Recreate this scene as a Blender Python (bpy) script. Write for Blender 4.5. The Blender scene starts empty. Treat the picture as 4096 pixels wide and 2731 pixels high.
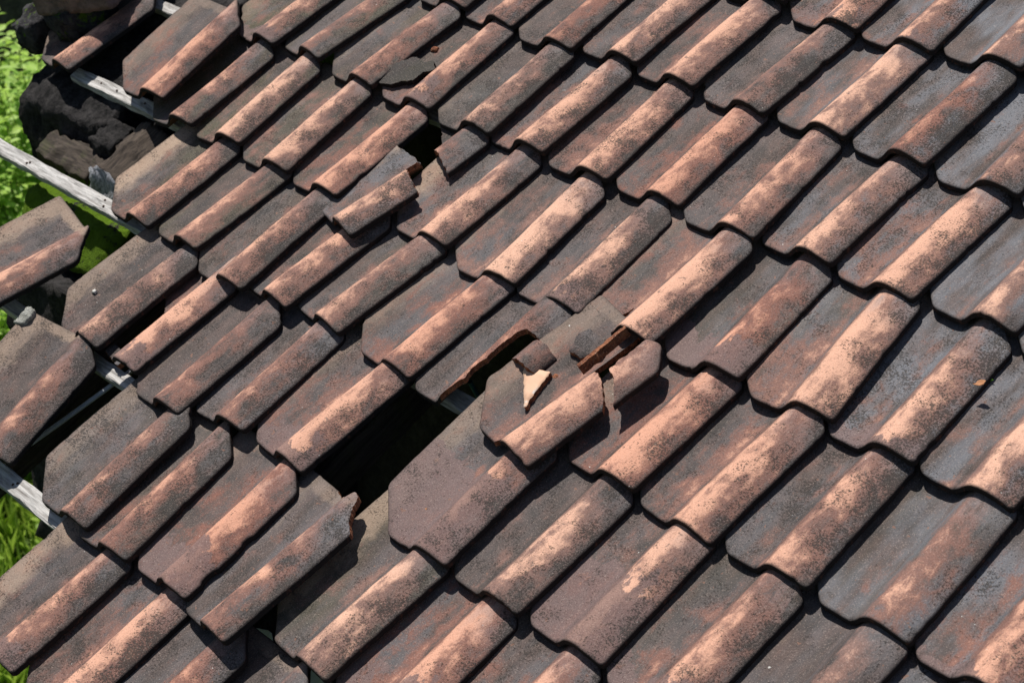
import bpy, math, random
import numpy as np
from mathutils import Vector, Matrix, noise
from mathutils.geometry import delaunay_2d_cdt

S = bpy.context.scene
COL = S.collection
PI = math.pi
rad = math.radians

# ------------------------------------------------------------------ frame, camera, light
PITCH = rad(27)                       # roof pitch
ROOF = Matrix.Translation((0, 0, 3.2)) @ Matrix.Rotation(PITCH, 4, 'X')
W, L = 0.2, 0.30103                   # spacing of the tiles along a course and up the slope

cam_d = bpy.data.cameras.new('camera'); cam = bpy.data.objects.new('camera', cam_d); COL.objects.link(cam)
S.camera = cam
cr = Vector((0.67005009, 0.66116525, -0.33748094)); cdn = Vector((0.33672612, -0.67588498, -0.65558753)); cf = Vector((-0.66155, 0.32563783, -0.6755084))
cm = Matrix((cr, -cdn, -cf)).transposed().to_4x4(); cm.translation = Vector((2.68515881, -0.39225855, 2.40582101))
cam.matrix_world = ROOF @ cm
cam_d.sensor_width = 36; cam_d.lens = 36 * 7215.0 / 4096
cam_d.clip_start = 0.05; cam_d.clip_end = 500
cam_d.dof.use_dof = True; cam_d.dof.focus_distance = 3.45; cam_d.dof.aperture_fstop = 8.0

SUN_ROOF = Vector((0.42, -0.55, -1.0)).normalized()          # travel direction in the roof's frame
sd = (ROOF.to_3x3() @ SUN_ROOF).normalized()
sun_d = bpy.data.lights.new('sun', 'SUN'); sun_d.energy = 5.0; sun_d.angle = rad(0.5); sun_d.color = (1.0, 0.955, 0.90)
sun = bpy.data.objects.new('sun', sun_d); COL.objects.link(sun)
sun.rotation_euler = sd.to_track_quat('-Z', 'Y').to_euler()
to_sun = -sd
wd = bpy.data.worlds.new('World'); S.world = wd; wd.use_nodes = True
wn = wd.node_tree; bg = wn.nodes['Background']; sky = wn.nodes.new('ShaderNodeTexSky'); sky.sky_type = 'NISHITA'
sky.sun_disc = False; sky.sun_elevation = math.asin(to_sun.z); sky.sun_rotation = math.atan2(to_sun.x, to_sun.y)
wn.links.new(sky.outputs[0], bg.inputs[0]); bg.inputs[1].default_value = 0.06
S.view_settings.view_transform = 'Standard'; S.view_settings.look = 'None'; S.view_settings.gamma = 1.0
S.view_settings.exposure = 0.15

# ------------------------------------------------------------------ node helpers
class NT:
    def __init__(s, name):
        s.m = bpy.data.materials.new(name); s.m.use_nodes = True; s.t = s.m.node_tree
        s.b = s.t.nodes['Principled BSDF']
    def n(s, typ, **kw):
        nd = s.t.nodes.new(typ)
        for k, v in kw.items(): setattr(nd, k, v)
        return nd
    def put(s, sock, v):
        if hasattr(v, 'links'): s.t.links.new(v, sock)
        else:
            if isinstance(v, (tuple, list)) and len(v) == 3 and sock.type == 'RGBA': v = (*v, 1)
            sock.default_value = v
    def math(s, op, a, b=None, c=None, clamp=False):
        nd = s.n('ShaderNodeMath', operation=op, use_clamp=clamp); s.put(nd.inputs[0], a)
        if b is not None: s.put(nd.inputs[1], b)
        if c is not None: s.put(nd.inputs[2], c)
        return nd.outputs[0]
    def add(s, a, b): return s.math('ADD', a, b)
    def mul(s, a, b): return s.math('MULTIPLY', a, b)
    def step(s, v, lo, hi):
        nd = s.n('ShaderNodeMapRange', interpolation_type='SMOOTHSTEP'); s.put(nd.inputs[0], v); s.put(nd.inputs[1], lo); s.put(nd.inputs[2], hi)
        return nd.outputs[0]
    def mix(s, f, a, b):
        nd = s.n('ShaderNodeMix', data_type='RGBA'); s.put(nd.inputs[0], f); s.put(nd.inputs[6], a); s.put(nd.inputs[7], b); return nd.outputs[2]
    def noise(s, vec, scale, detail=4, rough=0.55, dist=0.0):
        nd = s.n('ShaderNodeTexNoise'); s.put(nd.inputs['Vector'], vec); nd.inputs['Scale'].default_value = scale
        nd.inputs['Detail'].default_value = detail; nd.inputs['Roughness'].default_value = rough; nd.inputs['Distortion'].default_value = dist
        return nd.outputs[0]
    def vec(s, op, a, b):
        nd = s.n('ShaderNodeVectorMath', operation=op); s.put(nd.inputs[0], a); s.put(nd.inputs[1], b); return nd.outputs[0]
    def attr(s, name, typ='GEOMETRY'):
        nd = s.n('ShaderNodeAttribute', attribute_name=name, attribute_type=typ); return nd
    def bump(s, h, strength, dist):
        nd = s.n('ShaderNodeBump'); s.put(nd.inputs['Height'], h); nd.inputs['Strength'].default_value = strength; nd.inputs['Distance'].default_value = dist
        s.t.links.new(nd.outputs[0], s.b.inputs['Normal'])
    def ramp(s, v, pts):
        nd = s.n('ShaderNodeValToRGB'); s.put(nd.inputs[0], v); e = nd.color_ramp.elements
        while len(e) < len(pts): e.new(0.5)
        for el, (p, c) in zip(e, pts): el.position = p; el.color = (c, c, c, 1) if not isinstance(c, tuple) else (*c, 1)
        return nd.outputs[0]
    def done(s, col, rough=0.9, spec=0.25):
        s.put(s.b.inputs['Base Color'], col); s.put(s.b.inputs['Roughness'], rough); s.b.inputs['Specular IOR Level'].default_value = spec
        return s.m

def tile_coords(t):
    a = t.attr('tc').outputs['Vector']
    sp = t.n('ShaderNodeSeparateXYZ'); t.put(sp.inputs[0], a)
    sv = t.attr('seed', 'OBJECT').outputs['Fac']
    cb = t.n('ShaderNodeCombineXYZ'); t.put(cb.inputs[0], sv); t.put(cb.inputs[1], t.mul(sv, 0.617)); t.put(cb.inputs[2], t.mul(sv, 0.331))
    p = t.vec('ADD', a, cb.outputs[0])
    return p, sp.outputs[0], sp.outputs[1]

def make_clay():
    t = NT('weathered_clay')
    P, x, y = tile_coords(t)
    oa = lambda n: t.attr(n, 'OBJECT').outputs['Fac']
    ps = t.vec('MULTIPLY', P, (1.0, 0.28, 1.0))               # streaked along the tile
    n_lo = t.noise(P, 11, 3, 0.6); n_md = t.noise(t.vec('MULTIPLY', P, (1.0, 0.55, 1.0)), 36, 5, 0.64, 0.5); n_st = t.noise(ps, 48, 5, 0.6)
    n_fi = t.noise(P, 250, 4, 0.66); n_vf = t.noise(P, 420, 3, 0.6)
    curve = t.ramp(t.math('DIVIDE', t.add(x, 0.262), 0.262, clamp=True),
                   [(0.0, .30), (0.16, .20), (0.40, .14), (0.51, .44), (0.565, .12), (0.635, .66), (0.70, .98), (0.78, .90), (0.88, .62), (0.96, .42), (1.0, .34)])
    endc = t.step(y, 0.20, 0.31)                              # upper end greyer than the middle
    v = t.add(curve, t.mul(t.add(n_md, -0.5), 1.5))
    v = t.add(v, t.mul(t.add(n_lo, -0.5), 1.25))
    v = t.add(v, t.mul(t.add(n_st, -0.5), 0.7))
    v = t.add(v, t.mul(t.add(n_fi, -0.5), 0.75)); v = t.add(v, 0.07)
    v = t.add(v, oa('clay')); v = t.add(v, t.mul(endc, -0.28))
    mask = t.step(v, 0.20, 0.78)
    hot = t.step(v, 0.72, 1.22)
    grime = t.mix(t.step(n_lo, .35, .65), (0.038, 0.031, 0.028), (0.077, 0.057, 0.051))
    grime = t.mix(t.mul(t.step(n_st, .35, .7), .55), grime, (0.125, 0.080, 0.066))
    bl = t.math('MULTIPLY', t.step(t.noise(ps, 17, 4, .6), .36, .66), oa('blue'), clamp=True)
    grime = t.mix(bl, grime, (0.140, 0.146, 0.163))  # bluish lichen plus the sky sheen on the pans, put into the colour
    mo = t.math('MULTIPLY', t.step(t.noise(ps, 13, 3, .55), .40, .62), oa('moss'), clamp=True)
    grime = t.mix(mo, grime, (0.062, 0.056, 0.021))
    clay = t.mix(hot, t.mix(oa('red'), (0.205, 0.118, 0.096), (0.205, 0.090, 0.066)), t.mix(oa('red'), (0.650, 0.385, 0.272), (0.560, 0.275, 0.182)))
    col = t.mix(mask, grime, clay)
    # clean tan clay that lay for years under a neighbour
    cov = t.math('MAXIMUM', t.step(t.add(x, t.mul(t.add(n_md, -.5), .09)), -0.190, -0.232), t.step(t.add(y, t.mul(t.add(n_md, -.5), .03)), 0.332, 0.346))
    cov = t.mul(cov, oa('cover'))
    col = t.mix(t.mul(cov, .9), col, t.mix(n_st, (0.31, 0.205, 0.140), (0.44, 0.335, 0.245)))
    # bluish-grey bloom on upper ends of the rolls
    gb = t.mul(t.mul(endc, t.step(n_md, .38, .62)), t.mul(t.step(x, -.095, -.07), t.add(0.25, t.mul(oa('blue'), .6))))
    col = t.mix(gb, col, (0.185, 0.180, 0.188))
    # purple-brown patch with a definite edge near the lower end
    ed = t.add(y, t.mul(t.add(n_md, -.5), .16)); ed = t.add(ed, t.mul(t.add(n_lo, -.5), .22))
    stf = t.step(t.math('SUBTRACT', oa('stain'), ed), 0.0, 0.008)
    col = t.mix(t.mul(stf, .82), col, t.mix(n_fi, (0.085, 0.060, 0.058), (0.225, 0.140, 0.128)))
    # soot and lichen crust: fine black specks, denser on the right flank
    den = t.add(t.mul(t.step(x, -.070, .0), .11), t.mul(t.add(t.noise(P, 19, 4, .62), -.5), .72))
    den = t.add(den, t.mul(oa('soot'), .07))
    thr = t.math('SUBTRACT', 0.645, den)
    spk = t.step(t.math('SUBTRACT', n_fi, thr), -0.05, 0.10)
    col = t.mix(t.mul(spk, .88), col, (0.030, 0.026, 0.023))
    big = t.step(t.noise(P, 58, 3, .65, .6), .655, .70)
    col = t.mix(t.mul(big, .62), col, (0.055, 0.046, 0.044))
    col = t.mix(t.mul(t.step(n_vf, .52, .70), .75), col, t.mix(.5, col, (0.03, 0.026, 0.022)))
    col = t.mix(t.mul(t.step(n_vf, .46, .28), .50), col, t.mix(.5, col, (0.62, 0.50, 0.42)))
    rs = t.mul(t.step(t.noise(P, 62, 2, .55, .3), .70, .73), t.math('SUBTRACT', 1.0, mask))
    col = t.mix(t.mul(rs, .75), col, (0.200, 0.105, 0.072))
    wh = t.step(t.noise(P, 105, 2, .5), .785, .80)
    col = t.mix(t.mul(wh, .8), col, (0.62, 0.62, 0.58))
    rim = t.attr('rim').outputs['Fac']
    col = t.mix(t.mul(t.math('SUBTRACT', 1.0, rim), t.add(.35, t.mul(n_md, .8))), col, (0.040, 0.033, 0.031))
    h = t.add(t.mul(n_fi, .6), t.add(t.mul(n_md, .9), t.mul(n_vf, .25))); h = t.add(h, t.mul(spk, .25))
    t.bump(h, 0.75, 0.0026)
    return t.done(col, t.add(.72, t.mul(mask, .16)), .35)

def make_edge():
    t = NT('grimy_shaded_edge'); P, x, y = tile_coords(t)
    n1 = t.noise(P, 60, 5, .65); n2 = t.noise(P, 200, 3, .6)
    col = t.mix(t.step(n1, .54, .74), (0.020, 0.017, 0.017), (0.105, 0.050, 0.036))  # grime, blackened further so the colour carries the shade on these faces
    t.bump(t.add(n1, t.mul(n2, .5)), .7, .002); return t.done(col, .95, .15)

def make_under():
    t = NT('clay_underside'); P, x, y = tile_coords(t)
    return t.done(t.mix(t.noise(P, 40, 4), (0.10, 0.055, 0.036), (0.20, 0.11, 0.07)), .95, .15)

def make_fracture():
    t = NT('fresh_fracture'); P, x, y = tile_coords(t)
    n1 = t.noise(P, 90, 5, .7); n2 = t.noise(P, 330, 3, .6)
    col = t.mix(t.step(n1, .35, .65), (0.115, 0.045, 0.028), (0.33, 0.135, 0.070))
    col = t.mix(t.step(n2, .60, .70), col, (0.50, 0.34, 0.24))
    t.bump(t.add(n1, t.mul(n2, .6)), 1.0, .004); return t.done(col, .95, .15)

def make_bare():
    t = NT('bare_clay_face'); P, x, y = tile_coords(t)
    n1 = t.noise(P, 40, 4, .6); n2 = t.noise(P, 28, 4, .65, .5)
    col = t.mix(n1, (0.60, 0.36, 0.235), (0.70, 0.48, 0.34))
    col = t.mix(t.mul(t.step(n2, .54, .62), t.step(y, .005, -.025)), col, (0.72, 0.70, 0.66))
    t.bump(n1, .5, .002); return t.done(col, .9, .2)

def wood(name, light, dark, moss=0.0, soft=0.0):
    t = NT(name)
    a = t.attr('tc').outputs['Vector']
    sv = t.attr('seed', 'OBJECT').outputs['Fac']; cb = t.n('ShaderNodeCombineXYZ')
    for i in range(3): t.put(cb.inputs[i], t.mul(sv, 1 + .37 * i))
    P = t.vec('ADD', a, cb.outputs[0]); g = t.vec('MULTIPLY', P, (1.0, 14.0, 14.0))
    n1 = t.noise(g, 9, 6, .68, .3); n2 = t.noise(P, 9, 3, .6); n3 = t.noise(g, 34, 4, .6)
    col = t.mix(t.step(n1, .30, .68), dark, light)
    col = t.mix(t.mul(t.step(n3, .60, .72), .7), col, (0.04, 0.035, 0.03))
    col = t.mix(t.mul(t.step(n2, .48, .70), .5), col, tuple(c * .55 for c in light))
    if moss:
        col = t.mix(t.mul(t.step(t.noise(P, 14, 4, .7), .5, .62), moss), col, (0.07, 0.11, 0.012))
    t.bump(t.add(n1, t.mul(n3, .7)), .8, .003)
    return t.done(col, .9, .2)

def stone(name, light, dark, moss=0.0, mcol=(0.105, 0.185, 0.010), sc=1.0, up=0.35):
    t = NT(name); P = t.attr('tc').outputs['Vector']
    n1 = t.noise(P, 9 * sc, 7, .7); n2 = t.noise(P, 38 * sc, 5, .7); n3 = t.noise(P, 5 * sc, 5, .65)
    col = t.mix(t.step(t.add(t.mul(n1, .6), t.mul(n2, .4)), .36, .66), dark, light)
    if moss:
        geo = t.n('ShaderNodeNewGeometry'); sp = t.n('ShaderNodeSeparateXYZ'); t.put(sp.inputs[0], geo.outputs['Normal'])
        mm = t.add(t.add(t.mul(n3, 1.0), t.mul(n2, .55)), t.mul(sp.outputs[2], up * .25))
        col = t.mix(t.mul(t.step(mm, .90 - moss * .3, 1.0 - moss * .3), .92), col, t.mix(n2, tuple(c * .35 for c in mcol), mcol))
    t.bump(t.add(n1, t.mul(n2, .6)), 1.0, .012)
    return t.done(col, .95, .15)

def leafmat(name, c1, c2):
    t = NT(name); P = t.attr('tc').outputs['Vector']; r = t.attr('rnd').outputs['Fac']
    col = t.mix(r, c1, c2)
    t.put(t.b.inputs['Base Color'], col); t.b.inputs['Roughness'].default_value = .55; t.b.inputs['Specular IOR Level'].default_value = .4
    tr = t.n('ShaderNodeBsdfTranslucent'); t.put(tr.inputs[0], t.mix(.5, col, (0.50, 0.78, 0.10)))
    mx = t.n('ShaderNodeMixShader'); mx.inputs[0].default_value = .42
    out = t.t.nodes['Material Output']
    t.t.links.new(t.b.outputs[0], mx.inputs[1]); t.t.links.new(tr.outputs[0], mx.inputs[2]); t.t.links.new(mx.outputs[0], out.inputs[0])
    return t.m

def plain(name, col, rough=.7, metal=0.0):
    t = NT(name); P = t.attr('tc').outputs['Vector']; n = t.noise(P, 60, 4, .6)
    c = t.mix(n, tuple(v * .7 for v in col), tuple(min(1, v * 1.2) for v in col)); t.b.inputs['Metallic'].default_value = metal
    return t.done(c, rough, .4)

M = dict(clay=make_clay(), edge=make_edge(), under=make_under(), frac=make_fracture(), bare=make_bare(),
         batten=wood('weathered_batten_wood', (0.60, 0.585, 0.56), (0.20, 0.185, 0.17)),
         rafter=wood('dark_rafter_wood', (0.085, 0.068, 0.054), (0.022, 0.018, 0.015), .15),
         beam=wood('rotten_beam_wood', (0.105, 0.082, 0.064), (0.020, 0.016, 0.014)),
         grain=wood('grey_end_grain', (0.44, 0.45, 0.48), (0.07, 0.07, 0.072)),
         lava=stone('lava_stone', (0.075, 0.072, 0.076), (0.018, 0.017, 0.018), .30, sc=2.2),
         wall=stone('charred_wall_stone', (0.050, 0.046, 0.045), (0.007, 0.007, 0.007), .0, sc=2.0),
         mossy=stone('mossy_wall_stone', (0.045, 0.042, 0.038), (0.010, 0.009, 0.009), 1.15, mcol=(0.120, 0.215, 0.008), sc=1.5, up=-.2),
         flat=stone('flat_reddish_stone', (0.27, 0.19, 0.18), (0.11, 0.085, 0.082), 0, sc=1.4),
         lichen=stone('white_lichen', (0.62, 0.62, 0.56), (0.25, 0.25, 0.22), 0, sc=6),
         garden=stone('garden_wall_stone', (0.125, 0.115, 0.098), (0.050, 0.047, 0.041), .10, mcol=(0.06, 0.08, 0.02), sc=.8),
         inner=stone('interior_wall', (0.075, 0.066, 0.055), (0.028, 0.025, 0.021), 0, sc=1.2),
         soil=stone('soil', (0.085, 0.068, 0.045), (0.04, 0.034, 0.025), .55, mcol=(0.075, 0.13, 0.02), sc=.25, up=1),
         pipe=plain('grey_conduit', (0.50, 0.51, 0.53), .6), cable=plain('blue_cable', (0.02, 0.10, 0.17), .5),
         nail=plain('rusty_nail', (0.06, 0.03, 0.018), .8, .3), sheet=plain('galvanised_sheet', (0.62, 0.70, 0.70), .5, .0),
         litter=plain('dry_leaf_litter', (0.42, 0.19, 0.085), .8), chalk=plain('chalky_crumb', (0.58, 0.57, 0.53), .9),
         leaf=leafmat('shrub_leaf', (0.110, 0.270, 0.030), (0.460, 0.640, 0.130)),
         grass=leafmat('grass_blade', (0.160, 0.290, 0.026), (0.500, 0.630, 0.095)),
         stem=plain('green_stem', (0.075, 0.085, 0.03), .8))

# ------------------------------------------------------------------ object helpers
def new_mesh(name, verts, faces, mats, mi=None, smooth=None, tc=None, extra=None):
    me = bpy.data.meshes.new(name); me.from_pydata(verts, [], faces)
    for m in mats: me.materials.append(m)
    if mi is not None: me.polygons.foreach_set('material_index', mi)
    if smooth is not None: me.polygons.foreach_set('use_smooth', smooth)
    a = me.attributes.new('tc', 'FLOAT_VECTOR', 'POINT')
    a.data.foreach_set('vector', np.array(tc if tc is not None else verts, dtype=np.float32).ravel())
    for k, vals in (extra or {}).items():
        at = me.attributes.new(k, 'FLOAT', 'POINT'); at.data.foreach_set('value', np.array(vals, dtype=np.float32))
    me.update(); return me

def link(name, me, parent=None, mw=None, seed=None):
    o = bpy.data.objects.new(name, me); COL.objects.link(o)
    if parent is not None: o.parent = parent
    if mw is not None: o.matrix_world = mw
    if seed is not None: o['seed'] = float(seed)
    return o

def thing(name, mw, label, cat, group=None):
    o = bpy.data.objects.new(name, None); COL.objects.link(o); o.empty_display_size = .05; o.matrix_world = mw
    tag(o, label, cat, group); return o

def tag(o, label=None, cat=None, group=None, kind=None):
    if label: o['label'] = label
    if cat: o['category'] = cat
    if cat == 'wall': o['kind'] = 'thing'
    if group: o['group'] = group
    if kind: o['kind'] = kind
    return o

# ------------------------------------------------------------------ the tile
TW, TL, TH, SEAM = 0.262, 0.368, 0.0138, -0.118
_k = np.array([(-.30, .028), (-.262, .0190), (-.240, .0145), (-.205, .0085), (-.170, .0028), (-.140, .0), (-.126, .0003), (-.116, .0040), (-.105, .0140), (-.095, .0262), (-.084, .0368), (-.069, .0432), (-.052, .0432), (-.028, .0375), (.0, .0262), (.03, .014)])
_xs = np.arange(-.30, .03, .0005); _zs = np.interp(_xs, _k[:, 0], _k[:, 1])
_g = np.exp(-.5 * (np.arange(-14, 15) / 5.0) ** 2); _g /= _g.sum(); _zs = np.convolve(np.pad(_zs, 14, mode='edge'), _g, 'valid')
ZTIP = float(np.interp(0.0, _xs, _zs))
def prof(x, y, p):
    z = float(np.interp(x, _xs, _zs))
    if x > -.112: z *= p['rh']
    z += p['bow'] * math.sin(PI * min(max(y / TL, 0), 1)) + p['twist'] * (x + .131) * (y - .186) * 10
    z += .0016 * noise.noise((x * 16 + p['seed'], y * 11, p['seed'] * .3)) + .0006 * noise.noise((x * 70 + p['seed'], y * 60, 1.7))
    if p['groove'] and x > -.03: z -= .0022 * math.exp(-((x + .011) / .0022) ** 2)
    return z

INTACT = [(-.180, .0, 'e'), (0, 0, 'e'), (0, .297, 'e'), (-.072, TL, 'e'), (-TW, TL, 'e'), (-TW, .080, 'e')]

def clip(poly, right):
    out = []; n = len(poly)
    ins = (lambda x: x >= SEAM - 1e-9) if right else (lambda x: x <= SEAM + 1e-9)
    for i in range(n):
        x0, y0, k = poly[i]; x1, y1, _ = poly[(i + 1) % n]
        a, b = ins(x0), ins(x1)
        if a: 
            if b: out.append((x0, y0, k))
            else:
                out.append((x0, y0, k)); t = (SEAM - x0) / (x1 - x0); out.append((SEAM, y0 + t * (y1 - y0), 's'))
        elif b:
            t = (SEAM - x0) / (x1 - x0); out.append((SEAM, y0 + t * (y1 - y0), k))
    return out

def round_poly(poly, r):
    out = []; n = len(poly)
    for i in range(n):
        x, y, k = poly[i]; px, py, pk = poly[i - 1]; nx, ny, _ = poly[(i + 1) % n]
        if k == 'e' and pk == 'e':
            for j, t in enumerate((0, .33, .67, 1)):
                d0 = math.hypot(px - x, py - y); d1 = math.hypot(nx - x, ny - y); q = min(r, d0 * .4, d1 * .4)
                ax, ay = x + (px - x) / d0 * q, y + (py - y) / d0 * q; bx, by = x + (nx - x) / d1 * q, y + (ny - y) / d1 * q
                out.append(((1 - t) ** 2 * ax + 2 * t * (1 - t) * x + t * t * bx, (1 - t) ** 2 * ay + 2 * t * (1 - t) * y + t * t * by, 'e'))
        else: out.append((x, y, k))
    return out

def piece_mesh(name, poly, p, right, zfun=None, thick=TH, step=.0075):
    """a sheet of fired clay over the 2-D outline poly, lifted by the tile profile; edges: e finished, f broken, s shared inside the tile"""
    zf = zfun or (lambda x, y: prof(x, y, p))
    sd = p['seed']
    pts, kinds = [], []
    n = len(poly)
    for i in range(n):
        x0, y0, k = poly[i]; x1, y1, _ = poly[(i + 1) % n]; d = math.hypot(x1 - x0, y1 - y0)
        if d < 1e-6: continue
        if k == 's':
            ys = [j * .012 for j in range(-2, 40) if min(y0, y1) + .003 < j * .012 < max(y0, y1) - .003]
            if y1 < y0: ys.reverse()
            seq = [(x0, y0)] + [(SEAM, q) for q in ys]
        else:
            m = max(1, int(d / (.0045 if k == 'f' else step)))
            seq = [(x0 + (x1 - x0) * j / m, y0 + (y1 - y0) * j / m) for j in range(m)]
            nx, ny = (y1 - y0) / d, -(x1 - x0) / d
            q2 = []
            for j, (x, y) in enumerate(seq):
                if j > 0:
                    if k == 'f': a = .0040 * noise.noise((x * 75 + sd, y * 75, 3.1)) + .0022 * noise.noise((x * 260 + sd, y * 260, 8.1))
                    else:
                        a = .0007 * noise.noise((x * 60 + sd, y * 60, 5.5)) - (.0060 * max(0, noise.noise((x * 28 + sd * 1.7, y * 28, 2.2)) - .40) + .0065 * max(0, noise.noise((x * 95 + sd * 2.3, y * 95, 6.2)) - .42)) * p.get('chip', 1)
                    x += nx * a; y += ny * a
                q2.append((x, y))
            seq = q2
        for q in seq: pts.append(q); kinds.append(k)
    nb = len(pts); P2 = np.array(pts)
    A = P2; B = np.roll(P2, -1, 0); BA = B - A; LL = np.maximum((BA ** 2).sum(1), 1e-12)
    solid = np.array([k != 's' for k in kinds]); fin = np.array([k == 'e' for k in kinds])
    def dist(q, sel):
        if not sel.any(): return np.full(len(q), 1.0)
        a, ba, ll = A[sel], BA[sel], LL[sel]
        t = np.clip(((q[:, None, :] - a) * ba).sum(2) / ll, 0, 1)
        return np.sqrt((((a + t[..., None] * ba) - q[:, None, :]) ** 2).sum(2)).min(1)
    def inside(q):
        x, y = q[:, 0][:, None], q[:, 1][:, None]
        c = ((A[:, 1] > y) != (B[:, 1] > y)) & (x < (B[:, 0] - A[:, 0]) * (y - A[:, 1]) / (B[:, 1] - A[:, 1] + 1e-12) + A[:, 0])
        return c.sum(1) % 2 == 1
    dx = .0062 if right else .012; dy = .014
    gx = np.arange(P2[:, 0].min() + dx * .5, P2[:, 0].max(), dx); gy = np.arange(P2[:, 1].min() + dy * .5, P2[:, 1].max(), dy)
    G = np.array([(a + (dx * .25 if j % 2 else 0), b) for j, b in enumerate(gy) for a in gx]).reshape(-1, 2)
    if len(G): G = G[inside(G)]
    if len(G): G = G[dist(G, np.ones(nb, bool)) > .0048]
    d = np.sqrt(LL); nrm = np.stack([BA[:, 1] / d, -BA[:, 0] / d], 1); nv = nrm + np.roll(nrm, 1, 0); nv /= np.maximum(np.linalg.norm(nv, axis=1, keepdims=True), 1e-6)
    ring = []
    for off in (.0012, .0032):
        R_ = P2 - nv * off; ok = solid & np.roll(solid, 1); R_ = R_[ok]
        if len(R_): R_ = R_[inside(R_)]; 
        if len(R_): R_ = R_[dist(R_, np.ones(nb, bool)) > off * .85]
        ring.append(R_)
    allp = np.concatenate([P2] + [r_ for r_ in ring if len(r_)] + ([G] if len(G) else []))
    vco, _, fcs, ov, _, _ = delaunay_2d_cdt([Vector(q) for q in allp], [], [list(range(nb))], 1, 1e-7)
    V = np.array([(v.x, v.y) for v in vco])
    src = {}
    for i, o in enumerate(ov):
        for q in o:
            if q < nb: src.setdefault(i, q)
    dfin = dist(V, fin); dsol = dist(V, solid)
    e_r = .0034
    top = []
    for (x, y), df in zip(V, dfin):
        z = zf(x, y)
        if df < e_r: u = 1 - df / e_r; z -= .0025 * (1 - math.sqrt(max(0, 1 - u * u)))
        top.append((x, y, z))
    nv_ = len(top)
    bot = [(x, y, zf(x, y) - thick) for x, y in V]
    verts = top + bot; faces, mi, sm = [], [], []
    fl = []
    for f in fcs:
        f = list(f)
        ar = sum(V[f[i]][0] * V[f[(i + 1) % len(f)]][1] - V[f[(i + 1) % len(f)]][0] * V[f[i]][1] for i in range(len(f)))
        if abs(ar) < 1e-13: continue
        fl.append(f if ar > 0 else f[::-1])
    ec = {}
    for f in fl:
        faces.append(f); mi.append(0); sm.append(True)
        for i in range(len(f)): ec[(f[i], f[(i + 1) % len(f)])] = 1
    for f in fl: faces.append([q + nv_ for q in f[::-1]]); mi.append(3); sm.append(True)
    mid = {}
    def midv(a):
        if a not in mid:
            x, y, z = top[a]; zb = bot[a][2]; k = kinds[src[a]] if a in src else 'f'; w = noise.noise((x * 210 + sd, y * 210, 4.4))
            o = nv[src[a]] * (w * (.0022 if k == 'f' else .0004)) if a in src else (0, 0)
            verts.append((x + o[0], y + o[1], z * .5 + zb * .5)); mid[a] = len(verts) - 1
        return mid[a]
    for (a, b) in list(ec):
        if (b, a) in ec: continue
        k = 'f'
        if a in src and b in src:
            k = kinds[src[a]]
        if k == 's' and abs(V[a][0] - SEAM) < 1e-5 and abs(V[b][0] - SEAM) < 1e-5: continue
        ma, mb = midv(a), midv(b); w = 2 if k == 'f' else 1
        faces += [[b, a, ma, mb], [mb, ma, a + nv_, b + nv_]]; mi += [w, w]; sm += [False, False]
    rim = [min(1, q / .0055) for q in dfin] + [1] * nv_ + [0] * (len(verts) - 2 * nv_)
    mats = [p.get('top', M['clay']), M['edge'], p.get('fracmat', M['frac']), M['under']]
    return new_mesh(name, verts, faces, mats, mi, sm, None, {'rim': rim})

ATTR = ('clay', 'blue', 'moss', 'red', 'stain', 'soot', 'cover')
def build_tile(name, mw, poly, p, label, cat='roof tile', group='clay roof tiles'):
    t = thing(name, mw, label, cat, group)
    poly = round_poly(poly, .010)
    for nm, right in (('pan', False), ('roll', True)):
        q = clip(poly, right)
        if len(q) < 3 or max(c[0] for c in q) - min(c[0] for c in q) < .004: continue
        o = link(nm, piece_mesh(nm, q, p, right), t, None, p['seed'])
        for a in ATTR: o[a] = float(p[a])
    return t

def place(x, y, z=0.0, ang=0.0, tilt=3.05, roll=0.0):
    """roof-frame position of the tile's lower right tip, degrees"""
    return (ROOF @ Matrix.Translation((x, y, z)) @ Matrix.Rotation(rad(ang), 4, 'Z') @ Matrix.Rotation(rad(-tilt), 4, 'X')
            @ Matrix.Rotation(rad(roll), 4, 'Y') @ Matrix.Translation((0, 0, -ZTIP)))

# measured shift (mm) of every tile from the regular grid: course -> column -> (along, up)
OFF = {0: {-1: (35, -33), 0: (-5, -34), 1: (-8, -23), 3: (-14, 15)},
 1: {-3: (17, -8), -2: (-23, -8), -1: (-17, -33), 0: (-33, 11), 1: (-33, 7), 3: (7, 6), 4: (-1, 3), 5: (-2, 10)},
 2: {-4: (2, 5), -3: (3, 11), -2: (17, -18), -1: (-27, -7), 0: (-48, -1), 1: (-5, -10), 2: (-8, -16), 4: (3, 9), 5: (-2, -7), 6: (1, 5), 7: (3, 7)},
 3: {-5: (12, -4), -4: (7, 8), -3: (11, -3), -2: (10, -9), -1: (0, 0), 0: (-7, -7), 1: (21, -18), 2: (4, -16), 3: (8, -16), 4: (10, 1), 5: (21, 8), 6: (3, -4)},
 4: {-5: (-19, 7), -4: (-32, 15), -3: (-7, 1), -2: (4, 4), -1: (21, -2), 0: (-4, 1), 1: (-7, 1), 2: (-4, 6), 3: (4, -4), 4: (-13, 6), 5: (-17, -3), 6: (-9, 13)},
 5: {-3: (10, 17), -2: (-8, 5), -1: (4, -3), 0: (-2, 16), 1: (-16, 0), 2: (-10, -10), 3: (-6, 2), 4: (-3, -6), 5: (6, 0)},
 6: {2: (13, -16), 3: (7, -15), 4: (8, 3)}}
RANGE = {-2: (2, 8), -1: (0, 8), 0: (-1, 9), 1: (-3, 9), 2: (-4, 9), 3: (-5, 9), 4: (-5, 9), 5: (-5, 9), 6: (-4, 8), 7: (-2, 6)}
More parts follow.
